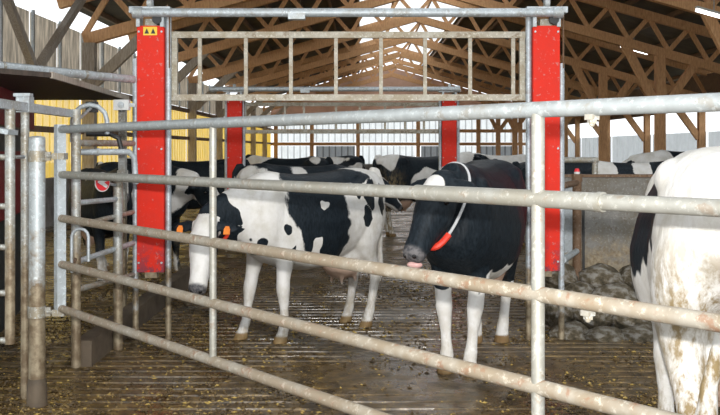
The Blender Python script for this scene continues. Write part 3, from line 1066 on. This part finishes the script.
def build_cow(voxel, poll=(1.12, 0, 1.28), pitch=-35, yaw=0, legs=((0, 0), (0, 0), (0, 0), (0, 0)), udder=True, girth=1.0, tail=0.0):
    G = Geo()
    secs = [(-0.88, 1.28, 1.10, .08), (-0.84, 1.34, 1.00, .16), (-0.74, 1.405, .88, .225), (-0.60, 1.43, .80, .275), (-0.48, 1.43, .72, .285), (-0.30, 1.405, .63, .29),
            (-0.08, 1.39, .565, .33), (0.14, 1.385, .555, .335), (0.33, 1.395, .58, .305), (0.50, 1.42, .635, .265), (0.64, 1.39, .70, .235), (0.76, 1.32, .78, .18), (0.83, 1.24, .88, .11)]
    rs = []
    for x, t, b, w in secs:
        rs.append(ring(Vector((x, 0, (t + b) / 2)), YV, ZV, w * girth, (t - b) / 2, 24, 3.0 if x < -.45 else 2.4, 0.10 if x < -.45 else 0.2))
    loft(G, rs)
    # hook bones and pin bones
    for s in (-1, 1):
        G.ball((-0.50, s * 0.19, 1.30), (0.14, 0.085, 0.085), 12, 8)
        G.ball((-0.77, s * 0.11, 1.24), (0.10, 0.07, 0.11), 12, 8)
        G.ball((0.58, s * 0.17, 1.05), (0.17, 0.09, 0.27), 14, 10)
    # neck
    poll = Vector(poll)
    base = Vector((0.52, 0, 1.10))
    hd = Vector((math.cos(R(pitch)) * math.cos(R(yaw)), math.cos(R(pitch)) * math.sin(R(yaw)), math.sin(R(pitch))))
    hl = ZV.cross(hd).normalized()
    hu = hd.cross(hl).normalized()
    q0 = poll - hu * 0.075
    mid = base.lerp(q0, 0.55) + Vector((0.03, 0, 0.02))
    neck = []
    rings_ = []
    NK = 7
    for k in range(NK):
        t = k / (NK - 1)
        p = base * (1 - t) ** 2 + mid * 2 * t * (1 - t) + q0 * t ** 2
        neck.append(p)
    for k, p in enumerate(neck):
        t = k / (NK - 1)
        d = (neck[min(k + 1, NK - 1)] - neck[max(k - 1, 0)]).normalized()
        lt = ZV.cross(d)
        lt = (lt.normalized() * (1 - t) + hl * t).normalized() if lt.length > .1 else hl
        uu = d.cross(lt).normalized()
        rings_.append((p, lt, uu, .205 * (1 - t) + .095 * t, .30 * (1 - t) + .145 * t))
    loft(G, [ring(p, lt, uu, a, b, 20, 2.1) for p, lt, uu, a, b in rings_])
    # head
    hs = [(-.07, .04, .05, -.07), (-.03, .085, .085, -.06), (.06, .125, .105, -.065), (.16, .142, .115, -.075), (.26, .135, .113, -.085), (.36, .108, .090, -.085), (.46, .086, .074, -.082), (.53, .076, .076, -.08), (.575, .066, .072, -.08), (.60, .04, .048, -.08)]
    loft(G, [ring(poll + hd * s + hu * o, hl, hu, w, h, 20, 2.3) for s, h, w, o in hs])
    # brow
    for s in (-1, 1):
        G.ball(poll + hd * .17 + hu * .01 + hl * (s * .085), (.04, .04, .04), 10, 8)
    # ears
    for s in (-1, 1):
        e0 = poll + hd * .03 + hu * -.03 + hl * (s * .08)
        ed = (hl * s + hu * -.18 + hd * .16).normalized()
        fl_ = hd.cross(ed).normalized()
        wd = ed.cross(fl_).normalized()
        loft(G, [ring(e0 + ed * u, wd, fl_, w, th, 12) for u, w, th in ((0, .025, .025), (.05, .048, .02), (.11, .06, .018), (.165, .045, .016), (.20, .015, .012))])
    # legs
    fl4 = []
    for k, (sx, s) in enumerate(((1, 1), (1, -1), (-1, 1), (-1, -1))):
        dx, dy = legs[k]
        if sx > 0:
            pr = [(.50, .15, 1.00, .15, .09), (.47, .155, .86, .135, .09), (.455, .16, .74, .105, .08), (.47, .16, .62, .078, .066), (.49, .155, .52, .064, .057), (.50, .155, .43, .064, .060), (.50, .155, .37, .054, .050),
                  (.502, .155, .26, .040, .038), (.505, .155, .17, .041, .040), (.515, .155, .125, .052, .049), (.53, .155, .085, .045, .046), (.545, .155, .06, .056, .054), (.565, .155, .0, .075, .064)]
        else:
            pr = [(-.60, .15, 1.15, .20, .11), (-.59, .165, 1.0, .22, .125), (-.57, .17, .86, .20, .12), (-.55, .175, .75, .155, .10), (-.60, .17, .64, .105, .078), (-.68, .165, .55, .078, .060), (-.735, .16, .475, .068, .050), (-.725, .16, .40, .054, .046),
                  (-.70, .16, .28, .043, .040), (-.68, .16, .18, .043, .041), (-.665, .16, .13, .053, .050), (-.65, .16, .085, .046, .047), (-.635, .16, .06, .056, .054), (-.615, .16, .0, .075, .064)]
        rr_ = []
        for x, y, z, a, b in pr:
            w = max(0, min(1, (1.0 - z) / 0.9))
            rr_.append(ring(Vector((x + dx * w, s * (y + dy * w), z)), XV, YV, a, b, 16))
        loft(G, rr_[::-1])
        fl4.append((pr[-1][0] + dx, s * (pr[-1][1] + dy)))
    if udder:
        G.ball((-0.42, 0, 0.62), (0.25, 0.16, 0.19), 16, 10)
        for x in (-.52, -.34):
            for s in (-1, 1):
                G.ball((x, s * .07, .43), (.022, .022, .045), 8, 6)
    # tail
    tp = [(-.80, 0, 1.40), (-.88, 0, 1.39), (-.935, 0, 1.30), (-.95, tail * .2, 1.10), (-.94, tail * .6, .85), (-.93, tail, .62), (-.93, tail * 1.1, .48), (-.93, tail * 1.1, .36)]
    G.tube(tp, [.04, .04, .034, .027, .024, .03, .042, .015], 10)
    me = bpy.data.meshes.new('cow_raw')
    me.from_pydata([tuple(p) for p in G.v], [], G.f)
    o = bpy.data.objects.new('cow_raw', me)
    COL.objects.link(o)
    md = o.modifiers.new('r', 'REMESH')
    md.mode = 'VOXEL'
    md.voxel_size = voxel
    ms = o.modifiers.new('s', 'SMOOTH')
    ms.factor = 0.5
    ms.iterations = max(3, int(0.09 / voxel))
    dg = bpy.context.evaluated_depsgraph_get()
    out = bpy.data.meshes.new_from_object(o.evaluated_get(dg))
    bpy.data.objects.remove(o)
    out.polygons.foreach_set('use_smooth', [True] * len(out.polygons))
    out.materials.clear()
    out.materials.append(M['cow'])
    info = dict(poll=poll, hd=hd, hl=hl, hu=hu, neck=rings_)
    return out, info


def smooth01(a, b, x):
    t = np.clip((x - a) / (b - a), 0, 1)
    return t * t * (3 - 2 * t)


def paint(me, info, fn, seed=0, dirt=0.5, rump_dirt=0.0, white_leg=0.62):
    n = len(me.vertices)
    co = np.empty(n * 3)
    me.vertices.foreach_get('co', co)
    co = co.reshape(n, 3)
    wn = np.array([(noise.noise(Vector(p) * 5 + Vector((seed, 1, 2))), noise.noise(Vector(p) * 5 + Vector((7, seed, 3))), noise.noise(Vector(p) * 14 + Vector((seed, 9, 4)))) for p in co])
    x = co[:, 0] + 0.05 * wn[:, 0] + 0.035 * wn[:, 2]
    y = co[:, 1]
    z = co[:, 2] + 0.05 * wn[:, 1] + 0.035 * wn[:, 2]
    rel = co - np.array(info['poll'])
    hs = rel @ np.array(info['hd'])
    hu = rel @ np.array(info['hu'])
    hl = rel @ np.array(info['hl'])
    head = smooth01(-.06, -.02, hs) * ((np.abs(hl) < .30) & (hu < .12) & (hu > -.26) & (hs < .7) & (co[:, 0] > 0.6))
    patch = fn(dict(x=x, y=y, z=z, co=co, head=head, hs=hs, hu=hu, hl=hl, wn=wn))
    nose = head * smooth01(.50, .53, hs) * (1 - smooth01(-.125, -.155, -(-hu))) if False else head * smooth01(.525, .55, hs)
    nose = nose * (hu > -.125)
    ud = ((co[:, 0] + .42) / .26) ** 2 + (co[:, 1] / .17) ** 2 + ((co[:, 2] - .55) / .17) ** 2
    pink = smooth01(1.15, 0.85, ud) * 0.85
    hoof = smooth01(.062, .05, co[:, 2])
    dr = smooth01(0.60, 0.12, co[:, 2]) * dirt
    if rump_dirt:
        dr = np.maximum(dr, smooth01(-.35, -.75, co[:, 0]) * smooth01(1.28, .80, co[:, 2]) * rump_dirt)
    mz = head * smooth01(.53, .56, hs) * (hu < -.125)
    pink = np.maximum(pink, mz * 0.6)
    for nm, val in (('patch', patch), ('pink', pink), ('nose', nose), ('hoof', hoof), ('dirt', dr)):
        if nm in me.attributes:
            me.attributes.remove(me.attributes[nm])
        at_ = me.attributes.new(nm, 'FLOAT', 'POINT')
        at_.data.foreach_set('value', np.asarray(val, dtype=np.float32))


def blob(d, x, z, rx, rz, side=0):
    r = np.sqrt(((d['x'] - x) / rx) ** 2 + ((d['z'] - z) / rz) ** 2)
    v = np.clip(1.5 - r, 0, 1)
    if side:
        v = v * smooth01(-.06, .04, d['y'] * side)
    return v


def vmax(*a):
    r = a[0]
    for b in a[1:]:
        r = np.maximum(r, b)
    return r


def finish_cow(me, info, loc, heading, scale, label, group='cows in the barn', tags=(), tagmat='orange'):
    o = bpy.data.objects.new('cow', me)
    COL.objects.link(o)
    o.location = loc
    o.rotation_euler = (0, 0, R(heading))
    o.scale = scale
    tag(o, label, 'cow', group)
    for s in (-1, 1):
        p = info['poll'] + info['hd'] * .185 + info['hu'] * -.025 + info['hl'] * (s * .108)
        e = link('eye', Geo().ball((0, 0, 0), 0.022, 10, 8), 'eye', None, True)
        e.parent = o
        e.location = p
        q = info['poll'] + info['hd'] * .585 + info['hu'] * -.05 + info['hl'] * (s * .035)
        e = link('nostril', Geo().ball((0, 0, 0), (0.017, 0.017, 0.017), 8, 6), 'eye', None, True)
        e.parent = o
        e.location = q
    for s in tags:
        c = info['poll'] + info['hd'] * 0.095 + info['hu'] * -.035 + info['hl'] * (s * .20)
        a, b = info['hl'], -info['hd']
        nn = info['hu']
        g = Geo()
        poly = [(-.014, .035), (.014, .035), (.026, .01), (.026, -.035), (-.026, -.035), (-.026, .01)]
        c = c + nn * 0.03
        v = [c + a * u + b * w for u, w in poly] + [c + nn * .006 + a * u + b * w for u, w in poly]
        g.add(v, [(5, 4, 3, 2, 1, 0), (6, 7, 8, 9, 10, 11)] + [(i, (i + 1) % 6, 6 + (i + 1) % 6, 6 + i) for i in range(6)])
        t = link('ear_tag', g, tagmat, None)
        t.parent = o
    return o


def collar(o, info, k, mat, name, frac0=0.0, frac1=1.0, w=0.022, grow=0.012):
    """strap round the neck at station k; frac 0.75 is the throat"""
    p, lt, uu, a, b = info['neck'][k]
    g = Geo()
    n = 40
    pts = []
    for i in range(n + 1):
        t = 2 * math.pi * (frac0 + (frac1 - frac0) * i / n)
        pts.append(p + lt * ((a + grow) * math.cos(t)) + uu * ((b + grow) * math.sin(t)))
    g.tube(pts, w, 8, caps=True)
    c = link(name, g, mat, None, True)
    c.parent = o
    return c


# --- cow A: white with black saddle, broadside, head down
me, inf = build_cow(0.015, poll=(1.20, 0.04, 1.05), pitch=-60, yaw=38, legs=((-0.06, 0.02), (0.10, 0.02), (0.05, 0.0), (0.02, -0.02)))


def patA(d):
    big = vmax(blob(d, .13, 1.15, .34, .34, 1), blob(d, -.02, .86, .22, .22, 1), blob(d, .22, .98, .14, .28, 1), blob(d, .08, 1.33, .42, .14), blob(d, -.30, 1.37, .22, .09))
    hole = vmax(blob(d, .18, .80, .05, .09, 1), blob(d, .06, 1.10, .06, .03, 1))
    v = np.clip(big - hole, 0, 1)
    v = vmax(v, blob(d, -.46, 1.00, .07, .08, 1), blob(d, -.53, 1.20, .06, .14, 1), blob(d, -.68, 1.16, .04, .18, 1), blob(d, -.40, 1.22, .04, .09, 1), blob(d, .50, .92, .035, .045, 1), blob(d, .70, .80, .045, .07, 1), blob(d, .40, .74, .03, .06, 1),
             blob(d, -.1, 1.0, .5, .3, -1))
    nk = smooth01(.86, .93, d['x'] + .35 * np.clip(1.0 - d['z'], -.3, .3)) * (1 - d['head']) * (d['z'] > .55)
    nk = nk * (d['x'] < 1.6)
    v = vmax(v, nk)
    face = smooth01(.095, .115, np.abs(d['hl'])) * (d['hs'] < .40)
    cheek = vmax(face, (d['hu'] < -.16) * 1.0 * (d['hs'] < .36), (np.abs(d['hl']) > .115) * 1.0)
    return np.where(d['head'] > .5, cheek, v)


paint(me, inf, patA, 3, 0.55, 0.35)
cA = finish_cow(me, inf, (-0.44, 7.86, 0), -137, (0.92, 1.0, 1.0), 'white cow with a black saddle patch and lowered white face, seen broadside', tags=(1, -1))
collar(cA, inf, 5, 'strap_red', 'collar', 0.58, 0.92, 0.016)

# --- cow B: black cow facing the camera
me, inf = build_cow(0.015, poll=(0.98, -0.02, 1.34), pitch=-51, yaw=-22, legs=((0.0, -0.08), (0.05, -0.08), (0.0, -0.07), (0.10, -0.06)), girth=1.08)


def patB(d):
    v = np.ones_like(d['x'])
    v = v - smooth01(.58, .50, d['z'] + .25 * np.clip(-d['x'], 0, .3)) * 1.0
    v = v - blob(d, .02, .60, .25, .10) - blob(d, .42, .58, .12, .1)
    star = np.clip(1.6 - np.sqrt((d['hl'] / .075) ** 2 + ((d['hs'] - .10) / .065) ** 2), 0, 1) * (d['hu'] > -.06)
    return np.where(d['head'] > .5, np.clip(1 - star, 0, 1), np.clip(v, 0, 1))


paint(me, inf, patB, 11, 0.30, 0.0)
cB = finish_cow(me, inf, (0.885, 6.95, 0), -110, (0.95, 1.06, 1.06), 'black cow with a white forehead star and white legs, facing the gate', tags=())
pn, lt, uu, a_, b_ = inf['neck'][4]


def hang(t):
    """strap resting on the neck, its lower half hanging slack under the throat"""
    st_, ct_ = math.sin(t), math.cos(t)
    low = max(0.0, -st_)
    return pn + lt * ((a_ + .006) * ct_) + uu * ((b_ - .002) * st_ * (1 if st_ > 0 else 0.85)) + Vector((0.22 * low, -0.03 * low, -0.20 * low))


for nm, mt, f0, f1, w in (('collar', 'strap_white', 0, 1, .010), ('collar_sleeve', 'strap_red', .58, .86, .021)):
    cc = link(nm, Geo().tube([hang(2 * math.pi * (f0 + (f1 - f0) * i / 40)) for i in range(41)], w, 8), mt, None, True)
    cc.parent = cB if nm == 'collar' else first
    if nm == 'collar':
        first = cc
    else:
        cc.location -= first.location
# tongue tip
tgm = simple('tongue', [(0.3, (0.55, 0.30, 0.28)), (0.7, (0.66, 0.42, 0.38))], 9, 0.4)
p = inf['poll'] + inf['hd'] * .60 + inf['hu'] * -.125
tg = link('tongue', Geo().ball((0, 0, 0), (0.032, 0.05, 0.024), 12, 8), tgm, None, True)
tg.parent = cB
tg.location = p

# --- cow C: white rump at the right edge
me, inf = build_cow(0.015, poll=(1.1, 0.0, 1.2), pitch=-40, yaw=0, legs=((0, 0), (0, 0), (0.02, 0.0), (0.12, 0.0)), tail=0.12)


def patC(d):
    v = vmax(blob(d, -.30, 1.16, .24, .17, 1), blob(d, .0, 1.10, .35, .22, 1), blob(d, .20, 1.18, .30, .16, 1), blob(d, .9, 1.1, .3, .5), blob(d, -.15, 1.36, .16, .12, -1))
    return np.where(d['head'] > .5, 1.0, v)


paint(me, inf, patC, 21, 0.9, 1.0)
cC = finish_cow(me, inf, (1.70, 4.32, 0), 76, (1.0, 1.15, 1.13), 'white cow rump in the near right corner, cut by the picture edge')

# --- farther cows share two bodies
far1, inf1 = build_cow(0.020, poll=(1.12, 0.05, 1.22), pitch=-45, yaw=20, legs=((0.03, 0), (-0.05, 0), (0, 0), (0.1, 0)))
far2, inf2 = build_cow(0.020, poll=(1.15, -0.05, 1.42), pitch=-22, yaw=-15, legs=((-0.04, 0), (0.05, 0), (0.08, 0), (-0.03, 0)))


def generic(seed, bias, facewhite=True):
    def fn(d):
        c = d['co']
        v = np.array([noise.noise(Vector(p) * 1.9 + Vector((seed * 3.7, seed * 1.9, seed))) for p in c]) * 1.8 + 0.5 + bias + 0.2 * d['wn'][:, 0]
        v = v - smooth01(.5, .35, d['z']) * .8
        face = np.clip(np.abs(d['hl']) / .12, 0, 1) if facewhite else np.ones_like(v)
        return np.clip(np.where(d['head'] > .5, face, v), 0, 1)
    return fn


cows = [  # base, pixel column of the body middle, Y, heading, scale, bias, seed, dirt, label
    (1, 140, 11.7, -38, 1.0, 0.45, 2, .4, 0, 'black cow with white chest streak standing behind the left red pillar', (1,)),
    (2, 196, 15.6, 178, 1.0, 0.9, 5, .4, 0, 'all-black cow back seen behind the left red pillar', ()),
    (1, 300, 12.6, 5, 0.98, 0.10, 8, .4, 0, 'black and white cow back just behind the broadside cow', ()),
    (2, 420, 16.9, 28, 1.05, -0.10, 12, .7, 0.9, 'white cow with dirty hindquarters between the two main cows', ()),
    (1, 500, 20.0, 15, 1.05, -0.6, 14, .5, 0, 'white-backed cow behind the black cow near the far wall', ()),
    (1, 330, 24.0, 195, 1.0, -0.05, 17, .5, 0, 'distant spotted cow near the grey far door', ()),
    (2, 292, 20.0, 165, 1.0, 0.25, 19, .5, 0, 'distant mostly black cow left of the grey far door', ()),
    (1, 560, 14.9, 20, 0.98, 0.9, 23, .4, 0, 'black cow behind the concrete wall next to the red pillar', ()),
    (2, 636, 12.2, 172, 1.02, 0.0, 8, .4, 0, 'spotted cow behind the concrete wall near the white rump', ()),
    (1, 690, 17.2, 185, 1.12, 0.15, 33, .4, 0, 'far patched cow back just above the white rump', ()),
    (2, 102, 10.9, -60, 0.95, 0.7, 37, .6, 0, 'black cow mostly hidden behind the pipe stall fence', ()),
]
for base, px, Y, hdg, sc, bias, seed, dirt, rd, lab, tg_ in cows:
    src, inf = (far1, inf1) if base == 1 else (far2, inf2)
    me = src.copy()
    if lab.startswith('spotted cow behind the concrete'):
        def fn(d):
            return np.clip(1 - vmax(blob(d, .42, 1.3, .14, .4), blob(d, -.05, 1.25, .12, .4), blob(d, -.6, 1.3, .16, .5), smooth01(.6, .5, d['z'])), 0, 1)
    else:
        fn = generic(seed, bias)
    paint(me, inf, fn, seed, dirt, rd)
    finish_cow(me, inf, (XA(px, Y), Y, 0), hdg, (sc, sc, sc), lab, tags=tg_)
